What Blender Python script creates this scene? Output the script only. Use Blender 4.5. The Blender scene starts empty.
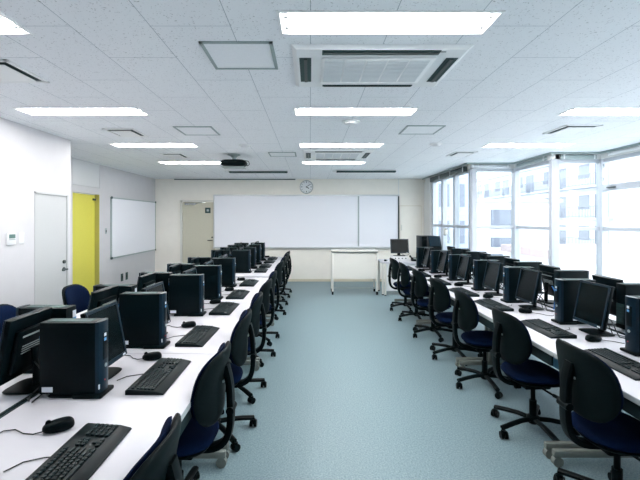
import bpy, bmesh, math, random
from math import sin, cos, pi, radians
from mathutils import Vector, Matrix

random.seed(7)
SC = bpy.context.scene
COL = SC.collection
CAMZ = 1.71
H = 2.806            # ceiling height
K = .951             # the desk blocks stand this much nearer than the first measurement
DZ = 1.71 - .99 * K  # desk height

# ---------------------------------------------------------------- materials
def mat(name, col, rough=0.5, spec=0.5, metal=0.0, noise=0.0, nscale=40.0, bump=0.0, coat=0.0):
    m = bpy.data.materials.new(name); m.use_nodes = True
    nt = m.node_tree; b = nt.nodes['Principled BSDF']
    c = (col[0], col[1], col[2], 1)
    b.inputs['Base Color'].default_value = c
    b.inputs['Roughness'].default_value = rough
    b.inputs['Specular IOR Level'].default_value = spec
    b.inputs['Metallic'].default_value = metal
    b.inputs['Coat Weight'].default_value = coat
    if noise > 0 or bump > 0:
        tc = nt.nodes.new('ShaderNodeTexCoord')
        n = nt.nodes.new('ShaderNodeTexNoise'); n.inputs['Scale'].default_value = nscale
        n.inputs['Detail'].default_value = 3
        nt.links.new(tc.outputs['Object'], n.inputs['Vector'])
        if noise > 0:
            mr = nt.nodes.new('ShaderNodeMapRange')
            mr.inputs['From Min'].default_value = .3; mr.inputs['From Max'].default_value = .7
            mr.inputs['To Min'].default_value = 1 - noise; mr.inputs['To Max'].default_value = 1 + noise
            mx = nt.nodes.new('ShaderNodeMix'); mx.data_type = 'RGBA'; mx.blend_type = 'MULTIPLY'
            mx.inputs[0].default_value = 1; mx.inputs[6].default_value = c
            nt.links.new(n.outputs['Fac'], mr.inputs['Value'])
            nt.links.new(mr.outputs['Result'], mx.inputs[7])
            nt.links.new(mx.outputs[2], b.inputs['Base Color'])
        if bump > 0:
            bp = nt.nodes.new('ShaderNodeBump'); bp.inputs['Strength'].default_value = bump
            bp.inputs['Distance'].default_value = .003
            nt.links.new(n.outputs['Fac'], bp.inputs['Height'])
            nt.links.new(bp.outputs['Normal'], b.inputs['Normal'])
    return m

def emis(name, col, strength):
    m = bpy.data.materials.new(name); m.use_nodes = True
    nt = m.node_tree; nt.nodes.clear()
    e = nt.nodes.new('ShaderNodeEmission'); o = nt.nodes.new('ShaderNodeOutputMaterial')
    e.inputs[0].default_value = (*col, 1); e.inputs[1].default_value = strength
    nt.links.new(e.outputs[0], o.inputs[0]); return m

def ceiling_mat():
    m = mat('ceiling_board', (.78, .79, .80), .9, .1)
    nt = m.node_tree; b = nt.nodes['Principled BSDF']
    tc = nt.nodes.new('ShaderNodeTexCoord'); sp = nt.nodes.new('ShaderNodeSeparateXYZ')
    cb = nt.nodes.new('ShaderNodeCombineXYZ')
    nt.links.new(tc.outputs['Object'], sp.inputs[0])
    ad = nt.nodes.new('ShaderNodeMath'); ad.inputs[1].default_value = 9.1 - .52 + .455
    nt.links.new(sp.outputs['Y'], ad.inputs[0]); nt.links.new(ad.outputs[0], cb.inputs['X'])
    ad2 = nt.nodes.new('ShaderNodeMath'); ad2.inputs[1].default_value = 9.1
    nt.links.new(sp.outputs['X'], ad2.inputs[0]); nt.links.new(ad2.outputs[0], cb.inputs['Y'])
    br = nt.nodes.new('ShaderNodeTexBrick'); br.offset = .5
    br.inputs['Scale'].default_value = 1; br.inputs['Brick Width'].default_value = .91
    br.inputs['Row Height'].default_value = .455; br.inputs['Mortar Size'].default_value = .0022
    br.inputs['Mortar Smooth'].default_value = .2; br.inputs['Bias'].default_value = 0
    br.inputs['Color1'].default_value = (.925, .94, .96, 1); br.inputs['Color2'].default_value = (.905, .92, .945, 1)
    br.inputs['Mortar'].default_value = (.45, .49, .53, 1)
    nt.links.new(cb.outputs[0], br.inputs['Vector'])
    # small pits of rock wool board
    vo = nt.nodes.new('ShaderNodeTexNoise'); vo.inputs['Scale'].default_value = 85; vo.inputs['Detail'].default_value = 2
    nt.links.new(tc.outputs['Object'], vo.inputs['Vector'])
    mr = nt.nodes.new('ShaderNodeMapRange'); mr.inputs['From Min'].default_value = .635; mr.inputs['From Max'].default_value = .70
    mr.inputs['To Min'].default_value = 1; mr.inputs['To Max'].default_value = .62
    nt.links.new(vo.outputs['Fac'], mr.inputs['Value'])
    mx = nt.nodes.new('ShaderNodeMix'); mx.data_type = 'RGBA'; mx.blend_type = 'MULTIPLY'; mx.inputs[0].default_value = 1
    nt.links.new(br.outputs['Color'], mx.inputs[6]); nt.links.new(mr.outputs[0], mx.inputs[7])
    nt.links.new(mx.outputs[2], b.inputs['Base Color'])
    return m

def floor_mat():
    m = mat('floor_vinyl', (.25, .42, .48), .45, .35)
    nt = m.node_tree; b = nt.nodes['Principled BSDF']
    tc = nt.nodes.new('ShaderNodeTexCoord')
    n1 = nt.nodes.new('ShaderNodeTexNoise'); n1.inputs['Scale'].default_value = 85; n1.inputs['Detail'].default_value = 4
    nt.links.new(tc.outputs['Object'], n1.inputs['Vector'])
    cr = nt.nodes.new('ShaderNodeValToRGB')
    cr.color_ramp.elements[0].position = .3; cr.color_ramp.elements[0].color = (.125, .206, .235, 1)
    cr.color_ramp.elements[1].position = .7; cr.color_ramp.elements[1].color = (.272, .372, .40, 1)
    nt.links.new(n1.outputs['Fac'], cr.inputs[0]); nt.links.new(cr.outputs[0], b.inputs['Base Color'])
    return m

def glass_mat():
    m = bpy.data.materials.new('window_glass'); m.use_nodes = True
    nt = m.node_tree; nt.nodes.clear()
    t = nt.nodes.new('ShaderNodeBsdfTransparent'); t.inputs[0].default_value = (.95, .975, .98, 1)
    g = nt.nodes.new('ShaderNodeBsdfGlossy'); g.inputs['Roughness'].default_value = .02
    fr = nt.nodes.new('ShaderNodeMapRange'); lw = nt.nodes.new('ShaderNodeLayerWeight'); lw.inputs[0].default_value = .3
    pw = nt.nodes.new('ShaderNodeMath'); pw.operation = 'POWER'; pw.inputs[1].default_value = 5
    nt.links.new(lw.outputs['Facing'], pw.inputs[0]); nt.links.new(pw.outputs[0], fr.inputs['Value'])
    fr.inputs['To Min'].default_value = .03; fr.inputs['To Max'].default_value = .5
    mx = nt.nodes.new('ShaderNodeMixShader'); o = nt.nodes.new('ShaderNodeOutputMaterial')
    nt.links.new(fr.outputs[0], mx.inputs[0]); nt.links.new(t.outputs[0], mx.inputs[1]); nt.links.new(g.outputs[0], mx.inputs[2])
    nt.links.new(mx.outputs[0], o.inputs[0]); return m

M = dict(
    ceiling=ceiling_mat(), floor=floor_mat(), glass=glass_mat(),
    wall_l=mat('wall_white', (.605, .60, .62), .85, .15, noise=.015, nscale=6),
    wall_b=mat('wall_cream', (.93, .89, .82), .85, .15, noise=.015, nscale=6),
    hatch=mat('hatch_board', (.92, .935, .955), .9, .1, noise=.03, nscale=120),
    trim=mat('trim_white', (.82, .82, .80), .5, .3, noise=.01),
    base=mat('baseboard_cream', (.72, .66, .52), .5, .3, noise=.02),
    door_w=mat('door_grey_white', (.50, .515, .52), .5, .3, noise=.01),
    door_y=mat('door_yellow', (.70, .65, .105), .45, .3, noise=.02),
    reveal=mat('reveal_olive', (.45, .42, .12), .6, .2, noise=.02),
    door_c=mat('door_cream_grey', (.60, .575, .47), .5, .3, noise=.02),
    panel_g=mat('panel_grey', (.66, .67, .68), .6, .3, noise=.01),
    chrome=mat('steel', (.55, .57, .58), .25, .5, 1.0),
    dark_metal=mat('dark_metal', (.03, .045, .045), .4, .5, .3, noise=.05),
    alu=mat('window_aluminium', (.52, .55, .60), .4, .5, .0, noise=.01),
    board=mat('whiteboard_enamel', (.85, .86, .92), .3, .4, noise=.005),
    board_frame=mat('board_frame', (.62, .64, .66), .35, .5, .4, noise=.02),
    black=mat('black_plastic', (.0010, .0040, .0052), .42, .07, noise=.12, nscale=60),
    case=mat('case_black', (.0010, .0045, .0060), .36, .07, noise=.10, nscale=30),
    bezel=mat('bezel_blue_black', (.002, .013, .024), .3, .2, noise=.06, nscale=30),
    screen=mat('screen_dark', (.0008, .004, .005), .2, .1, noise=.03),
    key=mat('keycap', (.005, .014, .017), .5, .15, noise=.08, nscale=80),
    kbody=mat('keyboard_body', (.0025, .008, .010), .45, .12, noise=.06),
    fabric=mat('navy_fabric', (.0015, .0068, .026), .9, .04, noise=.25, nscale=260, bump=.4),
    shell=mat('chair_shell', (.0020, .0058, .0066), .5, .07, noise=.08),
    chairblk=mat('chair_black', (.0012, .0040, .0048), .45, .07, noise=.08),
    desk=mat('desk_white', (.70, .69, .735), .38, .4, noise=.008, nscale=12),
    desk_edge=mat('desk_edge_grey', (.42, .46, .47), .5, .3, noise=.03),
    apron=mat('apron_dark', (.012, .024, .027), .6, .1, noise=.05),
    extblue=mat('far_facade_blue', (.30, .37, .45), .6, .2, noise=.02, nscale=1),
    leg=mat('leg_warm_grey', (.16, .18, .165), .45, .4, .1, noise=.04),
    modesty=mat('modesty_blue', (.07, .22, .36), .5, .3, noise=.02),
    white=mat('white_plastic', (.82, .83, .84), .4, .4, noise=.01),
    offwhite=mat('off_white', (.75, .74, .69), .5, .3, noise=.015),
    acbody=mat('air_conditioner_white', (.88, .89, .89), .45, .4, noise=.01),
    acgrille=mat('air_conditioner_grille', (.72, .75, .77), .5, .3, noise=.01),
    slot=mat('dark_slot', (.025, .06, .06), .6, .3, noise=.05),
    ventgrey=mat('vent_frame_grey', (.36, .43, .43), .5, .4, .2, noise=.03),
    reflector=mat('lamp_reflector', (.92, .92, .92), .4, .4),
    tube=emis('lamp_tube', (1.0, .97, .95), 30.0),
    led=mat('lcd_green', (.10, .19, .17), .3, .5, noise=.03),
    lab_blue=mat('label_blue', (.10, .30, .55), .5, .3, noise=.05),
    label=mat('label_white', (.72, .76, .82), .5, .3, noise=.03),
    red=mat('red_light', (.55, .03, .05), .4, .4, noise=.02),
    cable=mat('cable_black', (.008, .014, .016), .5, .4, noise=.05),
    cable_b=mat('cable_blue', (.02, .17, .50), .5, .4, noise=.05),
    ext_white=mat('render_white', (.62, .63, .66), .8, .2, noise=.02, nscale=1),
    ext_grey=mat('render_grey', (.40, .43, .48), .8, .2, noise=.02, nscale=1),
    ext_win=mat('far_window_blue', (.15, .17, .215), .3, .3, noise=.05, nscale=2),
    ext_pink=mat('roof_pink', (.36, .29, .29), .8, .2, noise=.05, nscale=2),
    ground=mat('ground_pale', (.62, .62, .62), .9, .1, noise=.06, nscale=1),
)

# ---------------------------------------------------------------- mesh builder
class G:
    def __init__(s): s.bm = bmesh.new()
    def _mat(s, vs, mx):
        if mx is not None: bmesh.ops.transform(s.bm, matrix=mx, verts=vs)
    def box(s, x0, x1, y0, y1, z0, z1, bev=0, seg=2, mx=None):
        if x0 > x1: x0, x1 = x1, x0
        if y0 > y1: y0, y1 = y1, y0
        if z0 > z1: z0, z1 = z1, z0
        r = bmesh.ops.create_cube(s.bm, size=1)['verts']
        for v in r:
            v.co = Vector(((x0 + x1) / 2 + v.co.x * (x1 - x0), (y0 + y1) / 2 + v.co.y * (y1 - y0), (z0 + z1) / 2 + v.co.z * (z1 - z0)))
        if bev > 0:
            ed = list({e for v in r for e in v.link_edges})
            q = bmesh.ops.bevel(s.bm, geom=ed, offset=min(bev, .45 * min(x1 - x0, y1 - y0, z1 - z0)), segments=seg, affect='EDGES', profile=.5)
            r = list({v for f in q['faces'] for v in f.verts} | {v for v in r if v.is_valid})
        s._mat(r, mx); return s
    def quad(s, pts):
        s.bm.faces.new([s.bm.verts.new(p) for p in pts]); return s
    def cyl(s, p0, p1, r0, r1=None, n=16, mx=None):
        p0, p1 = Vector(p0), Vector(p1); d = p1 - p0
        r1 = r0 if r1 is None else r1
        r = bmesh.ops.create_cone(s.bm, cap_ends=True, segments=n, radius1=r0, radius2=r1, depth=d.length)['verts']
        m = Matrix.Translation((p0 + p1) / 2) @ d.to_track_quat('Z', 'Y').to_matrix().to_4x4()
        bmesh.ops.transform(s.bm, matrix=m, verts=r); s._mat(r, mx); return s
    def ell(s, c, rx, ry, rz, n=16, mx=None):
        r = bmesh.ops.create_uvsphere(s.bm, u_segments=n, v_segments=max(6, n // 2), radius=1)['verts']
        for v in r: v.co = Vector((c[0] + v.co.x * rx, c[1] + v.co.y * ry, c[2] + v.co.z * rz))
        s._mat(r, mx); return s
    def tube(s, pts, ra, rb=None, n=8, side=None, square=False):
        """sweep an ellipse (ra along 'side', rb across) along pts"""
        rb = ra if rb is None else rb
        pts = [Vector(p) for p in pts]; rings = []
        up = Vector(side) if side else None
        prev = None
        for i, p in enumerate(pts):
            t = (pts[min(i + 1, len(pts) - 1)] - pts[max(i - 1, 0)]).normalized()
            if up is not None: a = (up - t * up.dot(t)).normalized()
            else:
                if prev is None: prev = t.orthogonal().normalized()
                a = (prev - t * prev.dot(t)).normalized(); prev = a
            b = t.cross(a)
            ring = []
            for k in range(n):
                an = 2 * pi * k / n + pi / n
                cx, sx = cos(an), sin(an)
                if square:
                    q = (abs(cx) ** 5 + abs(sx) ** 5) ** .2; cx, sx = cx / q, sx / q
                ring.append(s.bm.verts.new(p + a * ra * cx + b * rb * sx))
            rings.append(ring)
        for i in range(len(rings) - 1):
            for k in range(n):
                s.bm.faces.new([rings[i][k], rings[i][(k + 1) % n], rings[i + 1][(k + 1) % n], rings[i + 1][k]])
        s.bm.faces.new(rings[0][::-1]); s.bm.faces.new(rings[-1]); return s
    def pad(s, w, h, t, fn, ex=3.2, nt=40, nr=6, t2=None, shape=None):
        """rounded cushion outline (a,b) with thickness c mapped by fn(a,b,c); shape(a,b)->(a,b) reshapes the outline"""
        t2 = t if t2 is None else t2
        def ring(rad, sign):
            o = []
            for k in range(nt):
                th = 2 * pi * k / nt
                c_, s_ = cos(th), sin(th)
                q = (abs(c_) ** ex + abs(s_) ** ex) ** (-1 / ex)
                a, b = w / 2 * q * c_ * rad, h / 2 * q * s_ * rad
                if shape: a, b = shape(a, b)
                cc = (1 - rad ** 5) ** .5 if rad < 1 else 0
                o.append(s.bm.verts.new(fn(a, b, sign * (t if sign > 0 else t2) / 2 * cc)))
            return o
        rads = [.25, .5, .72, .86, .94, .985]
        rim = ring(1, 1)
        for sg in (1, -1):
            rs = [ring(r, sg) for r in rads] + [rim]
            a0, b0 = shape(0, 0) if shape else (0, 0)
            c = s.bm.verts.new(fn(a0, b0, sg * (t if sg > 0 else t2) / 2))
            for k in range(nt):
                f = [c, rs[0][k], rs[0][(k + 1) % nt]]
                s.bm.faces.new(f if sg > 0 else f[::-1])
            for i in range(len(rs) - 1):
                for k in range(nt):
                    f = [rs[i][k], rs[i + 1][k], rs[i + 1][(k + 1) % nt], rs[i][(k + 1) % nt]]
                    s.bm.faces.new(f if sg > 0 else f[::-1])
        return s
    def prism(s, poly, x0, x1, bev=0):
        """polygon given in (y,z) swept along x"""
        a = [s.bm.verts.new((x0, p[0], p[1])) for p in poly]; b = [s.bm.verts.new((x1, p[0], p[1])) for p in poly]
        n = len(poly)
        s.bm.faces.new(a); s.bm.faces.new(b[::-1])
        for k in range(n): s.bm.faces.new([a[k], b[k], b[(k + 1) % n], a[(k + 1) % n]])
        return s
    def lathe(s, prof, c=(0, 0, 0), n=24):
        rings = []
        for r, z in prof:
            rings.append([s.bm.verts.new((c[0] + r * cos(2 * pi * k / n), c[1] + r * sin(2 * pi * k / n), c[2] + z)) for k in range(n)])
        for i in range(len(rings) - 1):
            for k in range(n):
                s.bm.faces.new([rings[i][k], rings[i][(k + 1) % n], rings[i + 1][(k + 1) % n], rings[i + 1][k]])
        s.bm.faces.new(rings[0][::-1]); s.bm.faces.new(rings[-1]); return s
    def link(s, name, m, parent=None, loc=(0, 0, 0), smooth=True):
        bmesh.ops.recalc_face_normals(s.bm, faces=s.bm.faces)
        me = bpy.data.meshes.new(name); s.bm.to_mesh(me); s.bm.free()
        me.materials.append(m)
        if smooth:
            me.polygons.foreach_set('use_smooth', [True] * len(me.polygons))
            me.set_sharp_from_angle(angle=radians(38))
        o = bpy.data.objects.new(name, me); COL.objects.link(o); o.location = loc
        if parent: o.parent = parent
        return o

def tag(o, label=None, cat=None, group=None, kind=None):
    if label: o['label'] = label
    if cat: o['category'] = cat
    if group: o['group'] = group
    if kind: o['kind'] = kind
    return o
def thing(name, loc=(0, 0, 0), rz=0, label=None, cat=None, group=None):
    o = bpy.data.objects.new(name, None); COL.objects.link(o)
    o.location = loc; o.rotation_euler = (0, 0, rz); o.empty_display_size = .1
    return tag(o, label, cat, group)
def struct(g, name, m, parent=None):
    o = g.link(name, m, parent, smooth=False); o['kind'] = 'structure'; return o
def copy_tree(o, parent=None):
    c = o.copy(); COL.objects.link(c)
    if parent: c.parent = parent
    for ch in list(o.children): copy_tree(ch, c)
    return c
USED = set()
def place(proto, loc, rz, label, group=None, scale=K):
    if proto.name not in USED: USED.add(proto.name); o = proto
    else: o = copy_tree(proto)
    if scale != 1: loc = (loc[0] * K, loc[1] * K, loc[2])
    o.location = loc; o.rotation_euler = (0, 0, rz); o['label'] = label
    sc_ = scale if scale != 1 else 1; o.scale = (sc_, sc_, sc_)
    if group: o['group'] = group
    return o
def child(o, base):
    for c in o.children:
        if c.name.split('.')[0] == base: return c
ORD = ['first', 'second', 'third', 'fourth', 'fifth', 'sixth', 'seventh', 'eighth', 'ninth', 'tenth', 'eleventh']

# ---------------------------------------------------------------- room shell
YB, YF = 11.27, -2.4           # back wall, wall behind the camera
XL1, XL2 = -3.34, -4.25        # near left wall, recessed left wall
LIGHTS = []                    # (x0,x1,y0,y1) recessed lamps
for ci, x0 in enumerate((-2.91, -.145, 2.62)):
    for ri, (y0, y1) in enumerate(((2.18, 2.425), (4.07, 4.33), (5.98, 6.26), (7.87, 8.16))):
        dx = .10 if ci == 0 and ri == 0 else 0
        LIGHTS.append((x0 + dx - (.02 if ri == 0 else .01), x0 + dx + (1.155 if ri == 0 else 1.20), y0, y1, ci, ri))
LIGHTS = [l for l in LIGHTS if not (l[4] == 2 and l[5] == 3)]

g = G(); g.quad([(-4.6, YF, 0), (5.0, YF, 0), (5.0, YB + .1, 0), (-4.6, YB + .1, 0)]); struct(g, 'floor', M['floor'])
holes = [l[:4] for l in LIGHTS] + [(3.22, 9, 8.14, 20), (4.07, 9, 6.87, 20)]
xs = sorted({-4.5, 4.87} | {min(max(v, -4.5), 4.87) for h in holes for v in h[:2]})
ys = sorted({YF, YB + .05} | {min(max(v, YF), YB + .05) for h in holes for v in h[2:]})
g = G()
for i in range(len(xs) - 1):
    for j in range(len(ys) - 1):
        cx, cy = (xs[i] + xs[i + 1]) / 2, (ys[j] + ys[j + 1]) / 2
        if any(h[0] < cx < h[1] and h[2] < cy < h[3] for h in holes): continue
        g.quad([(xs[i], ys[j], H), (xs[i], ys[j + 1], H), (xs[i + 1], ys[j + 1], H), (xs[i + 1], ys[j], H)])
struct(g, 'ceiling', M['ceiling'])

# back wall, left walls, front wall
g = G(); g.box(-4.5, 3.34, YB, YB + .12, 0, H); struct(g, 'wall_back', M['wall_b'])
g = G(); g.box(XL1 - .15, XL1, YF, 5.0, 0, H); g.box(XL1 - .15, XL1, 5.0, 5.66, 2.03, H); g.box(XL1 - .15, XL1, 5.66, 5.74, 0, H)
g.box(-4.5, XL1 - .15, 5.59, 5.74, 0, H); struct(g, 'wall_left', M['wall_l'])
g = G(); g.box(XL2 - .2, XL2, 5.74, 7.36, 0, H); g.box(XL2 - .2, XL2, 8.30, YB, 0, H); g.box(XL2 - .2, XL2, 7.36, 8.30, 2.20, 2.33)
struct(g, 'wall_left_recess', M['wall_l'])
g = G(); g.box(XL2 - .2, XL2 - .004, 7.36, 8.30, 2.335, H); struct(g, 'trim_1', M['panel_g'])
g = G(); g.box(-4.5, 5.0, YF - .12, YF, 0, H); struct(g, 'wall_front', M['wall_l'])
# baseboards
g = G(); g.box(-4.25, 3.10, YB - .012, YB, 0, .07); struct(g, 'baseboard_back', M['base'])
g = G(); g.box(XL1, XL1 + .012, YF, 5.0, 0, .07); struct(g, 'baseboard_left', M['base'])
g = G(); g.box(XL2, XL2 + .012, 8.32, YB, 0, .07); struct(g, 'baseboard_left_recess', M['base'])
# back wall panel joints above board line, and utility panel on the right
g = G(); g.box(2.395, 2.415, YB - .006, YB, 0, H); struct(g, 'trim_2', M['trim'])

# near left door
d = struct(G().box(XL1 - .05, XL1 - .008, 5.012, 5.648, .005, 2.02), 'door_1', M['door_w'])
g = G(); g.box(XL1 - .06, XL1 + .006, 4.985, 5.010, 0, 2.045); g.box(XL1 - .06, XL1 + .006, 5.650, 5.675, 0, 2.045); g.box(XL1 - .06, XL1 + .006, 4.985, 5.675, 2.022, 2.047)
struct(g, 'door_frame', M['door_w'], d)
g = G(); g.cyl((XL1 - .01, 5.585, 1.03), (XL1 + .05, 5.585, 1.03), .012); g.cyl((XL1 + .045, 5.585, 1.03), (XL1 + .045, 5.475, 1.03), .011)
g.cyl((XL1 - .01, 5.585, 1.03), (XL1 + .004, 5.585, 1.03), .028); g.cyl((XL1 - .01, 5.585, 1.13), (XL1 + .012, 5.585, 1.13), .024)
h_ = g.link('door_handle', M['dark_metal'], d)
# yellow door in recess
d = struct(G().box(XL2 - .14, XL2 - .09, 7.36, 8.30, .005, 2.19), 'door_2', M['door_y'])
g = G(); g.box(XL2 - .09, XL2 - .002, 8.285, 8.302, 0, 2.2); struct(g, 'door_jamb', M['reveal'], d)
g = G(); g.box(XL2 - .09, XL2 - .06, 8.2, 8.28, 2.08, 2.12); g.link('door_closer', M['dark_metal'], d)
# back door
d = struct(G().box(-3.49, -2.60, YB - .03, YB - .002, .005, 2.17), 'door_3', M['door_c'])
g = G(); g.box(-3.545, -3.495, YB - .05, YB, 0, 2.22); g.box(-3.545, -2.60, YB - .05, YB, 2.175, 2.22); struct(g, 'door_frame', M['offwhite'], d)
g = G(); g.box(-3.42, -3.12, YB - .08, YB - .03, 2.09, 2.15, .008); g.tube([(-3.15, YB - .07, 2.13), (-2.95, YB - .12, 2.16), (-2.85, YB - .06, 2.17)], .01); g.link('door_closer', M['chrome'], d)
g = G(); g.cyl((-2.68, YB - .03, 1.13), (-2.68, YB - .07, 1.13), .014); g.cyl((-2.67, YB - .07, 1.13), (-2.80, YB - .07, 1.13), .011)
g.cyl((-2.68, YB - .03, 1.21), (-2.68, YB - .045, 1.21), .022); g.link('door_handle', M['dark_metal'], d)
g = G(); g.box(-2.90, -2.77, YB - .038, YB - .03, .69, 1.05)
for k in range(9): g.box(-2.885, -2.785, YB - .046, YB - .036, .71 + k * .036, .728 + k * .036)
g.link('door_louvre', M['door_c'], d)
# pipe shaft access door at right end of back wall
d = struct(G().box(2.44, 3.02, YB - .014, YB - .001, .08, 2.06), 'door_4', M['wall_b'])
g = G(); g.box(2.47, 2.50, YB - .03, YB - .012, 1.40, 1.55, .004); g.link('door_handle', M['offwhite'], d)
g = G(); g.box(2.43, 3.03, YB - .008, YB - .001, 2.064, 2.076); g.box(2.43, 2.438, YB - .008, YB - .001, .07, 2.07); g.box(3.022, 3.03, YB - .008, YB - .001, .07, 2.07)
struct(g, 'door_frame', M['base'], d)

# ------------------------------------------------------------- glazed right side (stepped facade)
ZS, ZR, ZT = .30, 1.55, 2.70
WN = 0
def glaze(p0, p1, posts, name, vent=None):
    """axis-aligned glazed run from p0 to p1 with posts at given fractions"""
    global WN; WN += 1
    (x0, y0), (x1, y1) = p0, p1
    alongx = abs(x1 - x0) > abs(y1 - y0)
    L = (x1 - x0) if alongx else (y1 - y0)
    def bx(g, a0, a1, t, z0, z1, bev=.004):
        if alongx: g.box(x0 + a0, x0 + a1, y0 - t, y0 + t, z0, z1, bev, 1)
        else: g.box(x0 - t, x0 + t, y0 + a0, y0 + a1, z0, z1, bev, 1)
    g = G()
    for p in posts: bx(g, p - .05, p + .05, .055, ZS, ZT)
    bx(g, 0, L, .04, ZS, ZS + .06); bx(g, 0, L, .035, ZR - .03, ZR + .03); bx(g, 0, L, .04, ZT - .06, ZT)
    w = struct(g, 'window_%d' % WN, M['alu'])
    for a, b in zip(posts[:-1], posts[1:]):
        for z0, z1 in ((ZS + .06, ZR - .03), (ZR + .03, ZT - .06)):
            g = G(); bx(g, a + .05, b - .05, .004, z0, z1, 0); g.link('window_pane', M['glass'], w, smooth=False)
    if vent:
        a, b = vent
        g = G(); bx(g, a, b, .055, 2.17, 2.27); g.link('vent_sash', M['alu'], w, smooth=False)
        g = G()
        g.box(x0 - .10, x0 - .05, y0 + b - .32, y0 + b - .17, 2.205, 2.225, .005); g.link('sash_handle', M['dark_metal'], w)
        g = G()
        for zz in (2.58, 2.36): g.box(x0 - .07, x0 - .045, y0 + b + .045 - .13, y0 + b - .05, zz - .03, zz + .03, .004)
        g.link('hinge', M['alu'], w)
    return w
glaze((3.20, 8.16), (3.20, 10.66), (0.0, .88, 1.70, 2.48), 'a')
glaze((3.20, 8.14), (4.05, 8.14), (0.02, .84), 'b')
glaze((4.05, 6.87), (4.05, 8.14), (0.0, 1.24), 'c')
glaze((4.05, 6.87), (4.85, 6.87), (0.02, .80), 'd')
glaze((4.85, -2.37), (4.85, 6.87), (0, 1.32, 2.64, 3.96, 5.28, 6.60, 7.92, 9.2), 'e', vent=(7.96, 9.16))
# sill walls and head walls
g = G()
for (a, b, c, d_) in ((3.14, 3.27, 8.08, YB), (3.2, 4.1, 8.08, 8.21), (3.99, 4.12, 6.81, 8.2), (4.05, 4.92, 6.81, 6.94), (4.79, 4.92, YF, 6.9)):
    g.box(a, b, c, d_, 0, ZS); g.box(a, b, c, d_, ZT, H + .02)
g.box(3.10, 3.30, 10.70, YB, ZS, ZT)
struct(g, 'wall_right', M['trim'])
# ceiling edge trim and blind headrails along each glazed run
def run_box(g, x0, x1, y0, y1, z0, z1): g.box(x0, x1, y0, y1, z0, z1, .004, 1)
g = G()
run_box(g, 3.03, 3.05, 8.0, 11.2, H - .03, H); run_box(g, 3.03, 3.95, 7.99, 8.01, H - .03, H)
run_box(g, 3.93, 3.95, 6.74, 8.0, H - .03, H); run_box(g, 3.93, 4.73, 6.73, 6.75, H - .03, H); run_box(g, 4.72, 4.74, YF, 6.74, H - .03, H)
struct(g, 'trim_3', M['ventgrey'])
def blind(x0, x1, y0, y1, z0, z1, m, label):
    o = thing('roller_blind', ((x0 + x1) / 2, (y0 + y1) / 2, z0), 0, label, 'blind', 'roller blinds above the windows')
    g = G(); cx, cy = (x0 + x1) / 2, (y0 + y1) / 2
    if x1 - x0 > y1 - y0:
        g.box(x0 - cx, x1 - cx, y0 - cy, y1 - cy, 0, z1 - z0, .015, 2)
        g.link('blind_headrail', m, o)
        n = max(2, int((x1 - x0) / .4) + 1)
        for k in range(n):
            t = x0 - cx + .03 + (x1 - x0 - .08) * k / (n - 1); G().box(t, t + .02, y0 - cy - .006, y1 - cy + .006, .005, H - z0 - .032).link('blind_bracket', M['white'], o)
    else:
        g.box(x0 - cx, x1 - cx, y0 - cy, y1 - cy, 0, z1 - z0, .015, 2)
        g.link('blind_headrail', m, o)
        n = max(2, int((y1 - y0) / .6) + 1)
        for k in range(n):
            t = y0 - cy + .03 + (y1 - y0 - .08) * k / (n - 1); G().box(x0 - cx - .006, x1 - cx + .006, t, t + .02, .005, H - z0 - .032).link('blind_bracket', M['white'], o)
blind(3.06, 3.14, 8.25, 10.6, 2.655, 2.765, M['dark_metal'], 'dark blind roll along the far side window nearest the back wall')
blind(3.12, 3.88, 8.01, 8.08, 2.70, 2.765, M['board_frame'], 'grey blind roll over the farther window facing the room front')
blind(3.95, 4.00, 6.95, 7.95, 2.70, 2.765, M['ventgrey'], 'grey blind roll over the short middle side window')
blind(4.12, 4.70, 6.755, 6.81, 2.69, 2.765, M['ventgrey'], 'grey blind roll over the nearer window facing the room front')
blind(4.745, 4.785, 1.5, 6.60, 2.72, 2.77, M['white'], 'pale blind roll along the nearest side window at right edge')

# ------------------------------------------------------------- ceiling fixtures
POSN = {0: 'left', 1: 'middle', 2: 'right'}
RANK = ['nearest', 'second nearest', 'third nearest', 'farthest']
for (x0, x1, y0, y1, ci, ri) in LIGHTS:
    if ci == 2 and ri == 0: continue
    rr = ri - 1 if ci == 2 else ri
    rank = ('nearest' if rr == 0 else 'farthest') if ci == 2 else RANK[rr]
    o = thing('ceiling_light', ((x0 + x1) / 2, (y0 + y1) / 2, H), 0,
              '%s fluorescent ceiling light in the %s line of lights' % (rank, POSN[ci]), 'light', 'recessed fluorescent ceiling lights')
    w, l = (x1 - x0) / 2, (y1 - y0) / 2
    g = G()                                   # recessed trough
    g.quad([(-w, -l, 0), (w, -l, 0), (w, -l + .02, .075), (-w, -l + .02, .075)]); g.quad([(-w, l, 0), (w, l, 0), (w, l - .02, .075), (-w, l - .02, .075)])
    g.quad([(-w, -l, 0), (-w, l, 0), (-w, l - .02, .075), (-w, -l + .02, .075)]); g.quad([(w, -l, 0), (w, l, 0), (w, l - .02, .075), (w, -l + .02, .075)])
    g.quad([(-w, -l + .02, .075), (w, -l + .02, .075), (w, l - .02, .075), (-w, l - .02, .075)])
    g.link('reflector', M['reflector'], o, smooth=False)
    g = G(); f = .016
    for a, b, c, d_ in ((-w - f, w + f, -l - f, -l), (-w - f, w + f, l, l + f), (-w - f, -w, -l, l), (w, w + f, -l, l)): g.box(a, b, c, d_, -.006, -.0005)
    g.link('light_frame', M['acbody'], o, smooth=False)
    for yy in (-l * .5, l * .5):
        t = G().cyl((-w + .045, yy, .016), (w - .045, yy, .016), .0165, n=10).link('lamp_tube', M['tube'], o)
        for sx in (-1, 1): G().box(sx * (w - .043), sx * (w - .018), yy - .014, yy + .014, -.002, .06, .003).link('lamp_holder', M['panel_g'], t)
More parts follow.
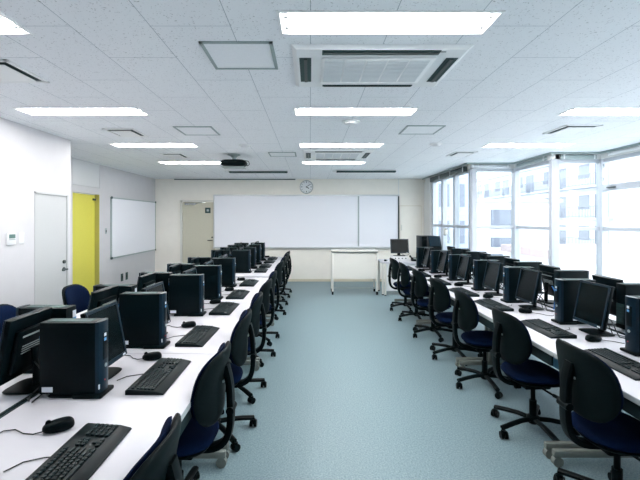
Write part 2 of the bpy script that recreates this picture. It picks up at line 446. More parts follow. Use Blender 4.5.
# hole filler for the unseen light at right nearest: trough only
for (x0, x1, y0, y1, ci, ri) in LIGHTS:
    if ci == 2 and ri == 0:
        g = G(); g.box(x0 - .01, x1 + .01, y0 - .01, y1 + .01, H + .001, H + .02); struct(g, 'trim_4', M['ceiling'])

def cassette(x0, x1, y0, y1, label):
    o = thing('air_conditioner', ((x0 + x1) / 2, (y0 + y1) / 2, H), 0, label, 'air conditioner', 'ceiling air conditioners')
    w, l = (x1 - x0) / 2, (y1 - y0) / 2
    g = G()                                   # panel with chamfered rim
    za, zb = -.001, -.022
    a = [(-w, -l), (w, -l), (w, l), (-w, l)]; c = [(-w + .03, -l + .03), (w - .03, -l + .03), (w - .03, l - .03), (-w + .03, l - .03)]
    for k in range(4):
        n = (k + 1) % 4; g.quad([(*a[k], za), (*a[n], za), (*c[n], zb), (*c[k], zb)])
    g.quad([(*p, zb) for p in c]); g.link('panel', M['acbody'], o, smooth=False)
    gx, gy = w * .66, l * .62
    g = G(); g.box(-gx, gx, -gy, gy, zb - .012, zb - .001, .004); gr = g.link('intake_grille', M['acbody'], o)
    g = G(); n = 5
    for i in range(n):
        xa = -gx + .02 + i * (2 * gx - .04) / n; xb = xa + (2 * gx - .04) / n - .012
        for j in range(16):
            yy = -gy + .03 + j * (2 * gy - .06) / 16; g.box(xa, xb, yy, yy + .010, zb - .016, zb - .011)
    g.link('grille_slats', M['acgrille'], gr, smooth=False)
    def slot(a0, a1, b0, b1):
        s = G().box(a0, a1, b0, b1, zb - .003, zb - .0005).link('air_outlet', M['slot'], o, smooth=False)
        q = G()
        if a1 - a0 > b1 - b0: q.box(a0 + .01, a1 - .01, (b0 + b1) / 2 - .006, (b0 + b1) / 2 + .008, zb - .010, zb - .003)
        else: q.box((a0 + a1) / 2 - .010, (a0 + a1) / 2 + .012, b0 + .01, b1 - .01, zb - .010, zb - .003)
        q.link('louvre', M['dark_metal'], s, smooth=False)
    slot(-gx + .0, gx - .0, -l + .040, -l + .115); slot(-gx + .02, gx - .02, l - .085, l - .05)
    slot(-w + .045, -w + .125, -gy * .95, gy * .95); slot(w - .125, w - .045, -gy * .95, gy * .95)
    G().box(w - .22, w - .16, -l + .06, -l + .068, zb - .003, zb - .0005).link('indicator', M['slot'], o, smooth=False)
cassette(-.12, 1.03, 2.58, 3.38, 'large near ceiling air conditioner panel below the nearest middle light')
cassette(-.12, 1.02, 6.5, 7.45, 'small looking far ceiling air conditioner between the two farthest middle lights')

def hatch(x0, x1, y0, y1, label):
    o = thing('access_hatch', ((x0 + x1) / 2, (y0 + y1) / 2, H), 0, label, 'ceiling hatch', 'ceiling access hatches')
    w, l = (x1 - x0) / 2, (y1 - y0) / 2
    G().box(-w + .02, w - .02, -l + .02, l - .02, -.004, -.0005).link('hatch_panel', M['hatch'], o, smooth=False)
    g = G(); f = .022
    for a, b, c, d_ in ((-w, w, -l, -l + f), (-w, w, l - f, l), (-w, -w + f, -l, l), (w - f, w, -l, l)): g.box(a, b, c, d_, -.008, -.0005)
    g.link('hatch_frame', M['ventgrey'], o, smooth=False)
hatch(-.69, -.235, 2.54, 3.0, 'large square ceiling hatch left of the near air conditioner')
hatch(-1.63, -1.17, 4.87, 5.36, 'square ceiling hatch on the left behind the second left light')
hatch(1.13, 1.585, 4.82, 5.30, 'square ceiling hatch right of the middle lights')
hatch(-.70, -.24, 6.76, 7.2, 'small looking far ceiling hatch left of the far air conditioner')

def vent(x0, x1, y0, y1, label):
    o = thing('ceiling_vent', ((x0 + x1) / 2, (y0 + y1) / 2, H), 0, label, 'air vent', 'square ceiling air vents')
    w, l = (x1 - x0) / 2, (y1 - y0) / 2
    g = G(); f = .03
    for a, b, c, d_ in ((-w, w, -l, -l + f), (-w, w, l - f, l), (-w, -w + f, -l, l), (w - f, w, -l, l)): g.box(a, b, c, d_, -.012, -.0005, .003, 1)
    g.link('vent_frame', M['acbody'], o, smooth=False)
    G().box(-w + f, w - f, -l + f, l - f, -.003, -.0005).link('vent_opening', M['slot'], o, smooth=False)
    g = G(); q = f + .035; g.box(-w + q, w - q, -l + q, l - q, -.022, -.014, .003, 1)
    for sx in (-1, 1): g.box(sx * (w - q - .03) - .004, sx * (w - q - .03) + .004, -.01, .01, -.015, -.0005)
    g.link('vent_plate', M['acbody'], o, smooth=False)
vent(-2.60, -2.08, 2.82, 3.29, 'square ceiling vent at upper left between the first two left lights')
vent(-2.52, -2.14, 4.98, 5.44, 'square ceiling vent between the second and third left lights')
vent(-2.52, -2.14, 6.85, 7.35, 'square ceiling vent just before the farthest left light')
vent(2.97, 3.40, 4.78, 5.28, 'square ceiling vent between the two right lights')
vent(2.35, 2.72, 6.68, 7.16, 'square ceiling vent beyond the farther right light near the windows')

def disc(x, y, r, label, name='smoke_detector', cat='smoke detector'):
    o = thing(name, (x, y, H), 0, label, cat, 'round ceiling fittings')
    G().lathe([(r, -.0005), (r, -.012), (r * .9, -.018)], n=28).link('detector_base', M['acbody'], o)
    G().lathe([(r * .72, -.018), (r * .6, -.034), (r * .3, -.04)], n=28).link('detector_head', M['white'], o)
disc(.45, 4.62, .10, 'round white detector on the ceiling before the third middle light')
disc(1.83, 6.0, .09, 'round white detector on the ceiling near the right windows')
disc(-.97, 6.1, .09, 'round white detector on the ceiling left of the third middle light')

def strip_fixture(x0, x1, y, label):
    o = thing('strip_fixture', ((x0 + x1) / 2, y, H), 0, label, 'ceiling fixture', 'long dark ceiling strips')
    w = (x1 - x0) / 2
    G().box(-w, w, -.05, .06, -.022, -.0005, .003, 1).link('mounting_rail', M['acbody'], o, smooth=False)
    G().box(-w + .03, w, -.06, .05, -.058, -.0225, .008).link('strip_body', M['slot'], o)
    G().box(-w - .06, -w + .029, -.04, .04, -.050, -.0225, .006).link('end_cap', M['white'], o)
strip_fixture(-1.86, -.52, 9.3, 'long dark strip fixture on the left of the ceiling before the back wall')
strip_fixture(.55, 1.90, 9.2, 'long dark strip fixture on the right of the ceiling before the back wall')

# projector screen housing along the ceiling before the back wall
o = thing('screen_housing', (-2.0, 10.95, H), 0, 'long white projection screen case on the ceiling at the back wall', 'projection screen')
G().box(-1.62, 1.62, -.07, .07, -.06, -.001, .01).link('housing', M['acbody'], o)
G().box(-1.6, 1.6, -.078, -.0705, -.062, -.036, .002).link('screen_slot', M['slot'], o, smooth=False)

# projector
o = thing('projector', (-1.30, 7.0, H), 0, 'black projector hanging from the ceiling beside the farthest left light', 'projector')
G().lathe([(.11, -.001), (.11, -.012), (.06, -.03), (.045, -.05)], n=20).link('ceiling_plate', M['ventgrey'], o)
g = G(); g.cyl((0, 0, -.05), (0, 0, -.10), .03, n=12); g.box(-.12, .12, -.08, .08, -.112, -.10, .004)
for sx in (-1, 1): g.tube([(sx * .10, 0, -.105), (sx * .17, 0, -.11), (sx * .19, 0, -.13)], .012)
g.link('bracket', M['ventgrey'], o)
G().pad(.44, .30, .12, lambda a, b, c: Vector((a, b, -.15 + c)), ex=5).link('projector_body', M['black'], o)
G().cyl((.06, .13, -.17), (.06, .17, -.17), .035, n=16).link('lens', M['screen'], o)
G().tube([(.19, -.02, -.17), (.24, -.05, -.20), (.27, -.04, -.17), (.25, -.02, -.12), (.17, 0, -.10)], .006).link('cable', M['cable'], o)
G().box(-.19, .19, -.155, .12, -.226, -.219, .003).link('bottom_cover', M['ventgrey'], o)

# ------------------------------------------------------------- things on walls
o = thing('whiteboard', (-.11, YB - .04, 1.65), 0, 'long two-part whiteboard on the back wall under the clock', 'whiteboard')
xa, xb = -2.50, 2.50
G().box(xa, 1.40, -.02, .0, -.69, .68).link('board_panel', M['board'], o, smooth=False)
G().box(1.43, xb, -.012, .0, -.69, .68).link('board_panel', M['board'], o, smooth=False)
g = G(); g.box(xa - .03, xb + .02, -.04, .038, .68, .72); g.box(xa - .03, xa, -.03, .038, -.72, .70); g.link('board_frame', M['board_frame'], o, smooth=False)
g = G(); g.box(xb - .01, xb + .022, -.035, .038, -.72, .70); g.link('end_rail', M['dark_metal'], o, smooth=False)
g = G(); g.box(1.395, 1.435, -.03, .0, -.67, .68); g.link('sliding_edge', M['ventgrey'], o, smooth=False)
g = G(); g.box(xa - .03, xb + .02, -.08, .038, -.735, -.69, .004); g.link('pen_tray', M['board_frame'], o, smooth=False)
G().box(xa, xb, -.0, .03, -.69, .68).link('board_backing', M['board_frame'], o, smooth=False)

o = thing('whiteboard', (XL2 + .02, 9.98, 1.53), 0, 'smaller whiteboard on the left wall past the yellow door', 'whiteboard')
G().box(-.016, .008, -1.22, 1.22, -.64, .62).link('board_panel', M['board'], o, smooth=False)
g = G()
for a, b, c, d_ in ((-1.245, 1.245, .62, .645), (-1.245, 1.245, -.67, -.64), (-1.245, -1.22, -.67, .645), (1.22, 1.245, -.67, .645)): g.box(-.018, .014, a, b, c, d_)
g.link('board_frame', M['ventgrey'], o, smooth=False)
g = G()
for a in (-1.235, 1.235):
    for c in (-.655, .635): g.box(.014, .020, a - .03, a + .03, c - .025, c + .025, .004)
g.link('corner_cap', M['slot'], o)

o = thing('wall_clock', (-.11, YB, 2.585), 0, 'round white wall clock above the long whiteboard', 'clock')
g = G(); g.lathe([(.185, .0005), (.185, .03), (.175, .04), (.162, .034)], n=40); g.bm.transform(Matrix.Rotation(radians(90), 4, 'X')); g.link('clock_case', M['chrome'], o)
g = G(); g.cyl((0, -.034, 0), (0, -.036, 0), .163, n=40); g.link('clock_face', M['white'], o)
for k in range(12):
    a = k * pi / 6; L_ = .035 if k % 3 == 0 else .02
    G().box(-.006 - .003 * (k % 3 == 0), .006 + .003 * (k % 3 == 0), -.0385, -.0362, .145 - L_, .148, mx=Matrix.Rotation(a, 4, 'Y')).link('hour_mark', M['slot'], o, smooth=False)
G().box(-.009, .009, -.042, -.039, -.015, .085, mx=Matrix.Rotation(radians(122), 4, 'Y')).link('hour_hand', M['black'], o, smooth=False)
G().box(-.006, .006, -.045, -.0425, -.02, .125, mx=Matrix.Rotation(radians(55), 4, 'Y')).link('minute_hand', M['black'], o, smooth=False)
G().cyl((0, -.036, 0), (0, -.047, 0), .014, n=14).link('hub', M['black'], o)

o = thing('door_sign', (-2.80, YB - .031, 1.945), 0, 'small dark square sign on the back door', 'sign')
G().box(-.075, .075, -.006, 0, -.075, .075).link('sign_plate', M['slot'], o, smooth=False)
G().box(-.03, .03, -.008, -.0062, -.03, .03).link('sign_mark', M['ventgrey'], o, smooth=False)

o = thing('thermostat', (XL1, 4.58, 1.49), 0, 'white air conditioning controller with dark display on near left wall', 'thermostat')
G().box(-.001, .022, -.065, .065, -.065, .065, .004).link('housing', M['white'], o)
G().box(.0225, .024, -.045, .052, .005, .05).link('display', M['led'], o, smooth=False)
G().box(.0225, .026, -.045, .052, -.012, -.004).link('button_row', M['ventgrey'], o, smooth=False)
o = thing('light_switch', (XL1, 4.755, 1.49), 0, 'pale wall switch plate beside the white left door', 'light switch')
G().box(.0005, .009, -.04, .04, -.065, .065, .004).link('switch_plate', M['white'], o)
for zz in (.03, 0, -.03): G().box(.0095, .013, -.01, .022, zz - .011, zz + .011, .002).link('switch_rocker', M['acbody'], o)
o = thing('light_switch', (XL2, 8.55, 1.46), 0, 'narrow wall switch between the yellow door and the left whiteboard', 'light switch')
G().box(.0005, .010, -.035, .035, -.06, .06, .004).link('switch_plate', M['ventgrey'], o)
G().box(.0105, .014, -.018, .018, -.03, .02, .002).link('switch_rocker', M['dark_metal'], o)
for i, yy in enumerate((9.28, 9.52)):
    o = thing('wall_outlet', (XL2, yy, .395), 0, ('nearer' if i == 0 else 'farther') + ' of two dark wall outlets low under the left whiteboard', 'wall outlet', 'dark wall outlets')
    G().box(.0005, .01, -.055, .055, -.085, .085, .004).link('outlet_plate', M['slot'], o)
    G().box(.0105, .013, -.02, .02, -.03, .03, .002).link('socket', M['black'], o)

# ------------------------------------------------------------- desks
def desk(x_aisle, x_back, y0, y1, label, group, feet=True):
    """aisle edge x_aisle, back edge x_back"""
    sgn = 1 if x_back > x_aisle else -1
    x_aisle, x_back, y0, y1 = x_aisle * K, x_back * K, y0 * K, y1 * K
    cx, cy = (x_aisle + x_back) / 2, (y0 + y1) / 2
    o = thing('computer_desk', (cx, cy, 0), 0, label, 'desk', group)
    w, l = abs(x_back - x_aisle) / 2, (y1 - y0) / 2 - .004
    G().box(-w + .004, w - .004, -l, l, DZ - .03, DZ, .004).link('desktop', M['desk'], o)
    e = -sgn * w
    G().box(e, e + sgn * .0038, -l, l, DZ - .032, DZ - .002, .0015, 1).link('edge_band', M['desk_edge'], o)
    r0 = e + sgn * (2 * w - .0035)
    G().box(r0, r0 + sgn * .016, -l, l, DZ - .028, DZ - .0005, .001, 1).link('rear_strip', M['apron'], o)  # dark strip along the back edge, darkens the gap between desks
    # apron + modesty panel
    G().box(e + sgn * .015, e + sgn * .035, -l + .06, l - .06, DZ - .115, DZ - .031).link('apron', M['apron'], o)
    G().box(e + sgn * (2 * w - .10), e + sgn * (2 * w - .08), -l + .05, l - .05, .22, DZ - .031).link('modesty_panel', M['modesty'], o)
    for s_ in (-1, 1):
        yy = s_ * (l - .045)
        g = G()
        p = e + sgn * .30
        g.box(min(p, p + sgn * .06), max(p, p + sgn * .06), yy - .022, yy + .022, .08, DZ - .031, .006)
        p2 = e + sgn * .62
        g.box(min(p2, p2 + sgn * .06), max(p2, p2 + sgn * .06), yy - .022, yy + .022, .08, DZ - .031, .006)
        a, b = e - sgn * .035, e + sgn * (2 * w - .06)
        g.box(min(a, b), max(a, b), yy - .022, yy + .022, .065, .115, .010)
        lg = g.link('leg', M['leg'], o)
        for q in (a + sgn * .03, b - sgn * .05):
            c = G(); c.cyl((q, yy - .02, .036), (q, yy + .02, .036), .035, n=18); c.cyl((q, yy, .06), (q, yy, .08), .016, n=10)
            c.link('foot_cap', M['leg'], lg)
    return o
GL, GB = 'white desks on the left of the aisle', 'white desks behind the left aisle desks'
Lj = [1.15, 3.04, 4.94, 6.98]
for i in range(3):
    desk(-.65, -1.545, Lj[i], Lj[i + 1], '%s white desk from the camera on the aisle side of the left block' % ORD[i], GL)
    desk(-2.45, -1.580, Lj[i], Lj[i + 1], '%s white desk from the camera on the wall side of the left block' % ORD[i], GB)
for i, (a, b) in enumerate(((7.20, 8.98), (8.98, 10.76))):
    desk(-.68, -1.545, a, b, '%s white desk from the camera on the aisle side of the left block' % ORD[3 + i], GL)
    desk(-2.40, -1.580, a, b, '%s white desk from the camera on the wall side of the left block' % ORD[3 + i], GB)
Rj = [1.20, 3.05, 4.94, 6.82, 8.70]
for i in range(4):
    desk(1.80, 2.68, Rj[i], Rj[i + 1], '%s white desk from the camera on the aisle side of the right block' % ORD[i], 'white desks on the right of the aisle')
Qj = [2.30, 4.20, 6.10, 8.45]
for i in range(3):
    desk(3.60, 2.722, Qj[i], Qj[i + 1], '%s white desk from the camera on the window side of the right block' % ORD[i], 'white desks on the window side')

# ------------------------------------------------------------- prototypes
def proto_tower():
    o = thing('desktop_computer', cat='computer')
    D, W, T = .34, .112, .415
    g = G(); g.box(-D / 2, D / 2 - .030, -W / 2, W / 2, .018, T, .004); g.link('case', M['case'], o)
    # curved front bezel
    g = G()
    prof = [(-W / 2 - .002, 0), (-W / 2 + .004, .018), (-W / 4, .027), (0, .030), (W / 4, .027), (W / 2 - .004, .018), (W / 2 + .002, 0)]
    x0 = D / 2 - .029
    a = [g.bm.verts.new((x0 + p[1], p[0], .020)) for p in prof]; b = [g.bm.verts.new((x0 + p[1], p[0], T + .002)) for p in prof]
    for k in range(len(prof) - 1): g.bm.faces.new([a[k], a[k + 1], b[k + 1], b[k]])
    g.bm.faces.new(a[::-1]); g.bm.faces.new(b); g.bm.faces.new([a[0], b[0], b[-1], a[-1]])
    f = g.link('front_bezel', M['bezel'], o)
    xf = D / 2 - .002
    G().box(xf - .006, xf + .0035, -.026, .026, .20, .35, .002).link('drive_door', M['case'], f)
    G().box(xf, xf + .006, -.018, .004, .33, .348, .001).link('badge', M['label'], f)
    G().box(xf, xf + .006, -.018, .004, .305, .322, .001).link('sticker', M['lab_blue'], f)
    G().cyl((xf - .004, 0, .165), (xf + .006, 0, .165), .011, n=14).link('power_button', M['ventgrey'], f)
    G().cyl((xf - .004, -.01, .085), (xf + .005, -.01, .085), .004, n=8).link('indicator', M['red'], f)
    G().box(xf - .02, xf - .0065, -.053, -.040, .045, .072, .001).link('front_label', M['label'], f)
    g = G(); g.box(-.12, .10, -.062, .062, .0, .016, .006); g.box(.02, .185, -.078, .078, 0, .024, .010); g.box(-.10, .12, -.05, .05, .010, .020); g.link('foot_stand', M['black'], o)
    g = G(); g.box(-D / 2 + .03, D / 2 - .07, -.035, .035, T - .001, T + .003, .001, 1); g.link('top_vent', M['slot'], o)
    G().box(-.03, .03, -.001, .001, -.014, .014).link('asset_label', M['label'], o, loc=(-D / 2 + .045, -W / 2 - .001, .045), smooth=False)
    g = G(); g.box(-D / 2 - .002, -D / 2 + .001, -.05, -.014, T - .075, T - .03); g.link('licence_label', M['label'], o, smooth=False)
    g = G(); g.box(-D / 2 - .0028, -D / 2 + .001, -.05, -.014, T - .10, T - .075); g.link('licence_band', M['lab_blue'], o, smooth=False)
    g = G(); g.box(-D / 2 - .004, -D / 2 - .0005, -.045, .045, .06, .24)
    for k in range(6): g.box(-D / 2 - .007, -D / 2 - .003, -.04, .04, .075 + k * .026, .085 + k * .026)
    g.link('rear_ports', M['slot'], o, smooth=False)
    return o
def proto_monitor():
    o = thing('computer_monitor', cat='monitor')
    R = Matrix.Translation((0.02, 0, .255)) @ Matrix.Rotation(radians(-11), 4, 'Y')
    w, h = .19, .183
    g = G(); g.box(-.022, .008, -w, w, -h, h, .006, mx=R); g.box(-.05, -.02, -w * .72, w * .72, -h * .75, h * .62, .012, mx=R)
    hs = g.link('housing', M['case'], o)
    g = G(); f = .020
    for a, b, c, d_ in ((-w, w, h - f, h), (-w, w, -h, -h + f * 1.25), (-w, -w + f, -h + f * 1.2, h - f), (w - f, w, -h + f * 1.2, h - f)): g.box(.0085, .016, a, b, c, d_, .002, 1, mx=R)
    bz = g.link('bezel', M['bezel'], o)
    g = G(); g.box(.0165, .0185, w - .06, w - .028, -h + .007, -h + .018, mx=R); g.link('badge', M['label'], bz, smooth=False)
    g = G(); g.box(.0085, .0115, -w + f, w - f, -h + f * 1.25, h - f, mx=R); g.link('screen', M['screen'], o, smooth=False)
    g = G(); g.box(-.053, -.0505, -w * .55, w * .55, h * .40, h * .455, mx=R)
    for k in range(4): g.box(-.0525, -.0495, -w * .5, w * .5, h * .1 - k * .014, h * .1 - k * .014 + .005, mx=R)
    g.link('rear_vent', M['ventgrey'], hs, smooth=False)
    g = G(); g.tube([(-.055, 0, .014), (-.055, 0, .12), (-.045, 0, .24)], .035, .013, n=10, side=(0, 1, 0)); g.link('neck', M['black'], o)
    g = G(); g.pad(.25, .21, .016, lambda a, b, c: Vector((b - .015, a, .0085 + c)), ex=4); g.link('stand_base', M['black'], o)
    g = G(); g.tube([(-.06, .03, .16), (-.11, .05, .12), (-.13, .08, .04), (-.11, .14, .006), (-.14, .20, .006), (-.17, .26, .05)], .0045, n=6)
    g.tube([(-.06, -.02, .15), (-.12, -.01, .09), (-.12, .05, .006), (-.16, .12, .006), (-.17, .22, .006)], .004, n=6); g.link('cable', M['cable'], o)
    return o
def proto_keyboard():
    o = thing('keyboard', cat='keyboard')      # typist at +X, length along Y
    L, D = .25, .10
    g = G()
    prof = [(-D, 0), (-D, .024), (-D + .012, .030), (.055, .020), (D, .010), (D + .004, .004), (D, 0)]
    a = [g.bm.verts.new((p[0], -L, p[1])) for p in prof]; b = [g.bm.verts.new((p[0], L, p[1])) for p in prof]
    n = len(prof)
    for k in range(n): g.bm.faces.new([a[k], b[k], b[(k + 1) % n], a[(k + 1) % n]])
    g.bm.faces.new(a); g.bm.faces.new(b[::-1]); bmesh.ops.bevel(g.bm, geom=list(g.bm.edges), offset=.002, segments=1, affect='EDGES')
    g.link('keyboard_body', M['kbody'], o)
    def top(x): return .030 + (x - (-D + .012)) * (.020 - .030) / (.055 + D - .012)
    def keys(name, y0, cols, xs_, pitch=.0195, wide=None):
        g = G()
        for r, x in enumerate(xs_):
            row = wide[r] if wide else [1] * cols
            y = y0
            for wv in row:
                wl = wv * pitch
                if wv > 0:
                    z = top(x) - .001
                    g.box(x - .0080, x + .0080, y + .0016, y + wl - .0016, z, z + .0085, .0022, 1)
                y += abs(wl) if wv > 0 else -wl
        g.link(name, M['key'], o)
    # typist looks toward -X : left hand at -Y
    rows = [-.038 + k * .0195 for k in range(5)]
    keys('letter_keys', -.238, 15, rows, wide=[[1] * 13 + [2], [1.5] + [1] * 12 + [1.5], [1.75] + [1] * 11 + [2.25], [2.25] + [1] * 10 + [2.75], [1.5, 1.2, 1.3, 5.5, 1.3, 1.2, 1.5, 1.5]])
    keys('function_keys', -.238, 15, [-.066], wide=[[1] * 15])
    keys('editing_keys', .068, 3, rows[:2], wide=[[1, 1, 1], [1, 1, 1]])
    keys('arrow_keys', .068, 3, rows[3:], wide=[[-1, 1, -1], [1, 1, 1]])
    keys('number_keys', .146, 4, rows, pitch=.0235, wide=[[1, 1, 1, 1], [1, 1, 1, 1], [1, 1, 1, 1], [1, 1, 1, 1], [2, 1, 1]])
    g = G(); g.tube([(-D, .02, .012), (-D - .04, .03, .004), (-D - .10, 0, .004), (-D - .13, -.06, .004)], .0026, n=6); g.link('cord', M['cable'], o)
    return o
def proto_mouse():
    o = thing('computer_mouse', cat='mouse')
    g = G()
    g.pad(.062, .112, .052, lambda a, b, c: Vector((b, a, max(.0, .016 + (c * (1.0 + .25 * (b / .056)) if c > 0 else c * .6)))), ex=2.5, nt=28); g.link('mouse_body', M['black'], o)
    g = G(); g.cyl((-.035, -.004, .038), (-.035, .004, .038), .010, n=12); g.link('scroll_wheel', M['kbody'], o)
    g = G(); g.tube([(-.052, 0, .008), (-.085, .004, .004), (-.12, .03, .004), (-.15, .08, .004), (-.19, .09, .004), (-.22, .05, .004)], .0024, n=6); g.link('cord', M['cable'], o)
    return o
def proto_chair():
    o = thing('office_chair', cat='chair')     # sitter faces +X
    sh = lambda a, b: (a * (1 - .06 * max(0, b / .18)) * (1 - .16 * max(0, -b / .18) ** 1.6), b)
    def back(off):
        def f(a, b, c):
            x = -.225 + c + off + .05 * (a / .23) ** 2 - .10 * (b / .2) * .22 - .02 * (b / .18) ** 2
            return Vector((x, a, .745 + b))
        return f
    g = G(); g.pad(.48, .37, .055, back(.022), ex=3.6, t2=.02, shape=sh); g.link('backrest', M['fabric'], o)
    g = G(); g.pad(.50, .39, .022, back(.002), ex=3.6, t2=.06, shape=sh); bs = g.link('back_shell', M['shell'], o)
    g = G(); g.box(-.262, -.248, -.03, .03, .75, .765, .004); g.link('maker_plate', M['ventgrey'], bs)
    # seat
    def seat(z, k):
        def f(a, b, c): return Vector((b + .01, a, z + c - .018 * max(0, (b - .08) / .13) ** 2 * 1.0 + .012 * (a / .22) ** 2 * k))
        return f
    shs = lambda a, b: (a * (1 - .10 * max(0, -b / .21)), b)
    g = G(); g.pad(.47, .44, .085, seat(.445, 1), ex=3.0, t2=.05, shape=shs); g.link('seat', M['fabric'], o)
    g = G(); g.pad(.42, .40, .02, seat(.418, 1), ex=3.0, t2=.05, shape=shs); g.link('seat_shell', M['shell'], o)
    # J-shaped back support
    pts = [(-.262, 0, .84), (-.285, 0, .74), (-.292, 0, .60), (-.288, 0, .50), (-.262, 0, .425), (-.20, 0, .385), (-.10, 0, .378), (-.02, 0, .380)]
    sm = []
    for i in range(len(pts) - 1):
        for t in (0, .34, .67):
            p0, p1, p2, p3 = [Vector(pts[min(max(i + k, 0), len(pts) - 1)]) for k in (-1, 0, 1, 2)]
            sm.append(.5 * ((2 * p1) + (-p0 + p2) * t + (2 * p0 - 5 * p1 + 4 * p2 - p3) * t * t + (-p0 + 3 * p1 - 3 * p2 + p3) * t ** 3))
    sm.append(Vector(pts[-1]))
    g = G(); g.tube(sm, .034, .019, n=12, side=(0, 1, 0), square=True); g.link('back_support', M['chairblk'], o)
    g = G(); g.cyl((-.295, -.045, .60), (-.295, .045, .60), .022, n=14); g.link('adjuster_knob', M['chairblk'], o)
    g = G(); g.box(-.10, .10, -.075, .075, .345, .40, .012); g.cyl((.0, -.06, .375), (.02, -.23, .37), .008, n=8); g.cyl((.02, -.225, .37), (.03, -.27, .37), .013, n=8); g.link('seat_mechanism', M['chairblk'], o)
    g = G(); g.cyl((0, 0, .20), (0, 0, .35), .017, n=14); g.cyl((0, 0, .085), (0, 0, .24), .027, n=16); g.link('gas_lift', M['chairblk'], o)
    g = G(); g.lathe([(.030, .06), (.048, .075), (.046, .115), (.030, .125)], n=20); g.link('base_hub', M['chairblk'], o)
    for k in range(5):
        a = 2 * pi * k / 5 + pi + .32
        c_, s_ = cos(a), sin(a)
        g = G(); g.tube([(c_ * .03, s_ * .03, .096), (c_ * .12, s_ * .12, .098), (c_ * .22, s_ * .22, .088), (c_ * .305, s_ * .305, .076)], .021, .016, n=8, side=(-s_, c_, 0), square=True)
        lg = g.link('base_leg', M['chairblk'], o)
        px, py = c_ * .298, s_ * .298
        an = a + random.uniform(-1.2, 1.2); u = Vector((cos(an), sin(an), 0)); q = Vector((px, py, .027)) + Vector((-u.y, u.x, 0)) * .014
        g = G()
        for s2 in (-1, 1): g.cyl(q + u * (s2 * .006), q + u * (s2 * .026), .027, n=16)
        g.cyl(q + u * -.008, q + u * .008, .012, n=8)
        g.tube([q + Vector((0, 0, .006)), q + Vector((0, 0, .034))], .016, .022, n=10); g.cyl((px, py, .05), (px, py, .085), .010, n=8)
        g.link('caster', M['chairblk'], lg)
    return o

TW, MO, KB, MS, CH = proto_tower(), proto_monitor(), proto_keyboard(), proto_mouse(), proto_chair()
jit = lambda s=.02: random.uniform(-s, s)

# ------------------------------------------------------------- left block, aisle side (screens face the aisle, +X)
LA = [2.28, 3.15, 4.20, 5.04, 6.0, 7.55, 8.30, 9.15, 9.95]
AS = 'on the aisle side of the left desks'
place(MO, (-1.385, 1.50, DZ), 0, 'monitor mostly cut off by the left photo edge, nearest the camera', 'monitors on the left aisle desks')
place(KB, (-.95, 1.67, DZ), 0, 'first keyboard from the camera ' + AS, 'keyboards on the left aisle desks', scale=1.02)
place(MS, (-1.18, 1.93, DZ), .5, 'first mouse from the camera ' + AS, 'mice on the left aisle desks', scale=1.12)
for i, L in enumerate(LA):
    dx = min(.06, .04 * (L - 2.2))
    t = place(TW, (-1.335 + dx, L + .056, DZ), jit(.015), '%s black tower computer from the camera %s' % (ORD[i], AS), 'tower computers on the left aisle desks')
    place(MO, (-1.315, L + .325, DZ), jit(.02), '%s black monitor from the camera %s' % (ORD[i + 1], AS), 'monitors on the left aisle desks')
    place(KB, (-.935, L + .30, DZ), jit(.03), '%s keyboard from the camera %s' % (ORD[i + 1], AS), 'keyboards on the left aisle desks', scale=1.02)
    place(MS, (-1.115, L + .62, DZ), .3 + jit(.2), '%s mouse from the camera %s' % (ORD[i + 1], AS), 'mice on the left aisle desks', scale=1.12)
# left block, wall side (backs towards the aisle)
LB = [2.65, 3.52, 4.37, 5.22, 6.10, 7.55, 8.30, 9.05, 9.85]
WS = 'on the wall side of the left desks'
for i, L in enumerate(LB):
    dx = min(.10, .045 * (L - 2.2))
    place(TW, (-1.76 + dx, L + .056, DZ), pi + jit(.015), '%s black tower computer from the camera %s' % (ORD[i], WS), 'tower computers on the left wall-side desks')
    place(MO, (-1.69 + min(dx, .035), L - .22, DZ), pi + jit(.03), '%s monitor seen from behind %s' % (ORD[i], WS), 'monitors on the left wall-side desks')
for i, (yy, rz) in enumerate(((3.66, .1), (4.80, .05))):
    place(CH, (-2.52, yy, 0), rz, '%s navy chair from the camera on the far wall side of the left desks' % ORD[i], 'chairs on the wall side', scale=1.04)
# chairs on the left side of the aisle (face -X)
LC = [1.50, 2.50, 3.44, 4.26, 5.28, 6.08, 7.60, 8.45, 9.25, 9.95]
for i, yy in enumerate(LC):
    place(CH, (-.80, yy, 0), pi + (0, -.03, .05, .08, -.04, .06, -.05, .04, .02, -.05)[i], '%s navy and black office chair from the camera along the left desks' % ORD[i], 'chairs along the left of the aisle', scale=1.04)

# ------------------------------------------------------------- right block, aisle side (screens face -X)
RA = [3.09, 3.98, 4.98, 5.80, 6.71, 7.58, 8.45]
RS = 'on the aisle side of the right desks'
for i, S in enumerate(RA):
    sx = -.045 * max(0, S - 4.3)
    t = place(TW, (2.515 + sx, S - .056, DZ), pi + jit(.015), '%s black tower computer from the camera %s' % (ORD[i], RS), 'tower computers on the right aisle desks')
    lb = child(t, 'asset_label'); lb.location = (.02, .0572, .05)
    place(MO, (2.465 + sx, S - .405, DZ), pi + jit(.02), '%s black monitor from the camera %s' % (ORD[i], RS), 'monitors on the right aisle desks')
    place(KB, (2.10 + sx, S - .30, DZ), pi + jit(.03), '%s keyboard from the camera %s' % (ORD[i], RS), 'keyboards on the right aisle desks', scale=1.03)
    place(MS, (2.29 + sx, S - .645, DZ), pi + jit(.2), '%s mouse from the camera %s' % (ORD[i], RS), 'mice on the right aisle desks', scale=1.12)
RB = [3.60, 4.55, 5.47, 6.36, 7.20, 7.98]
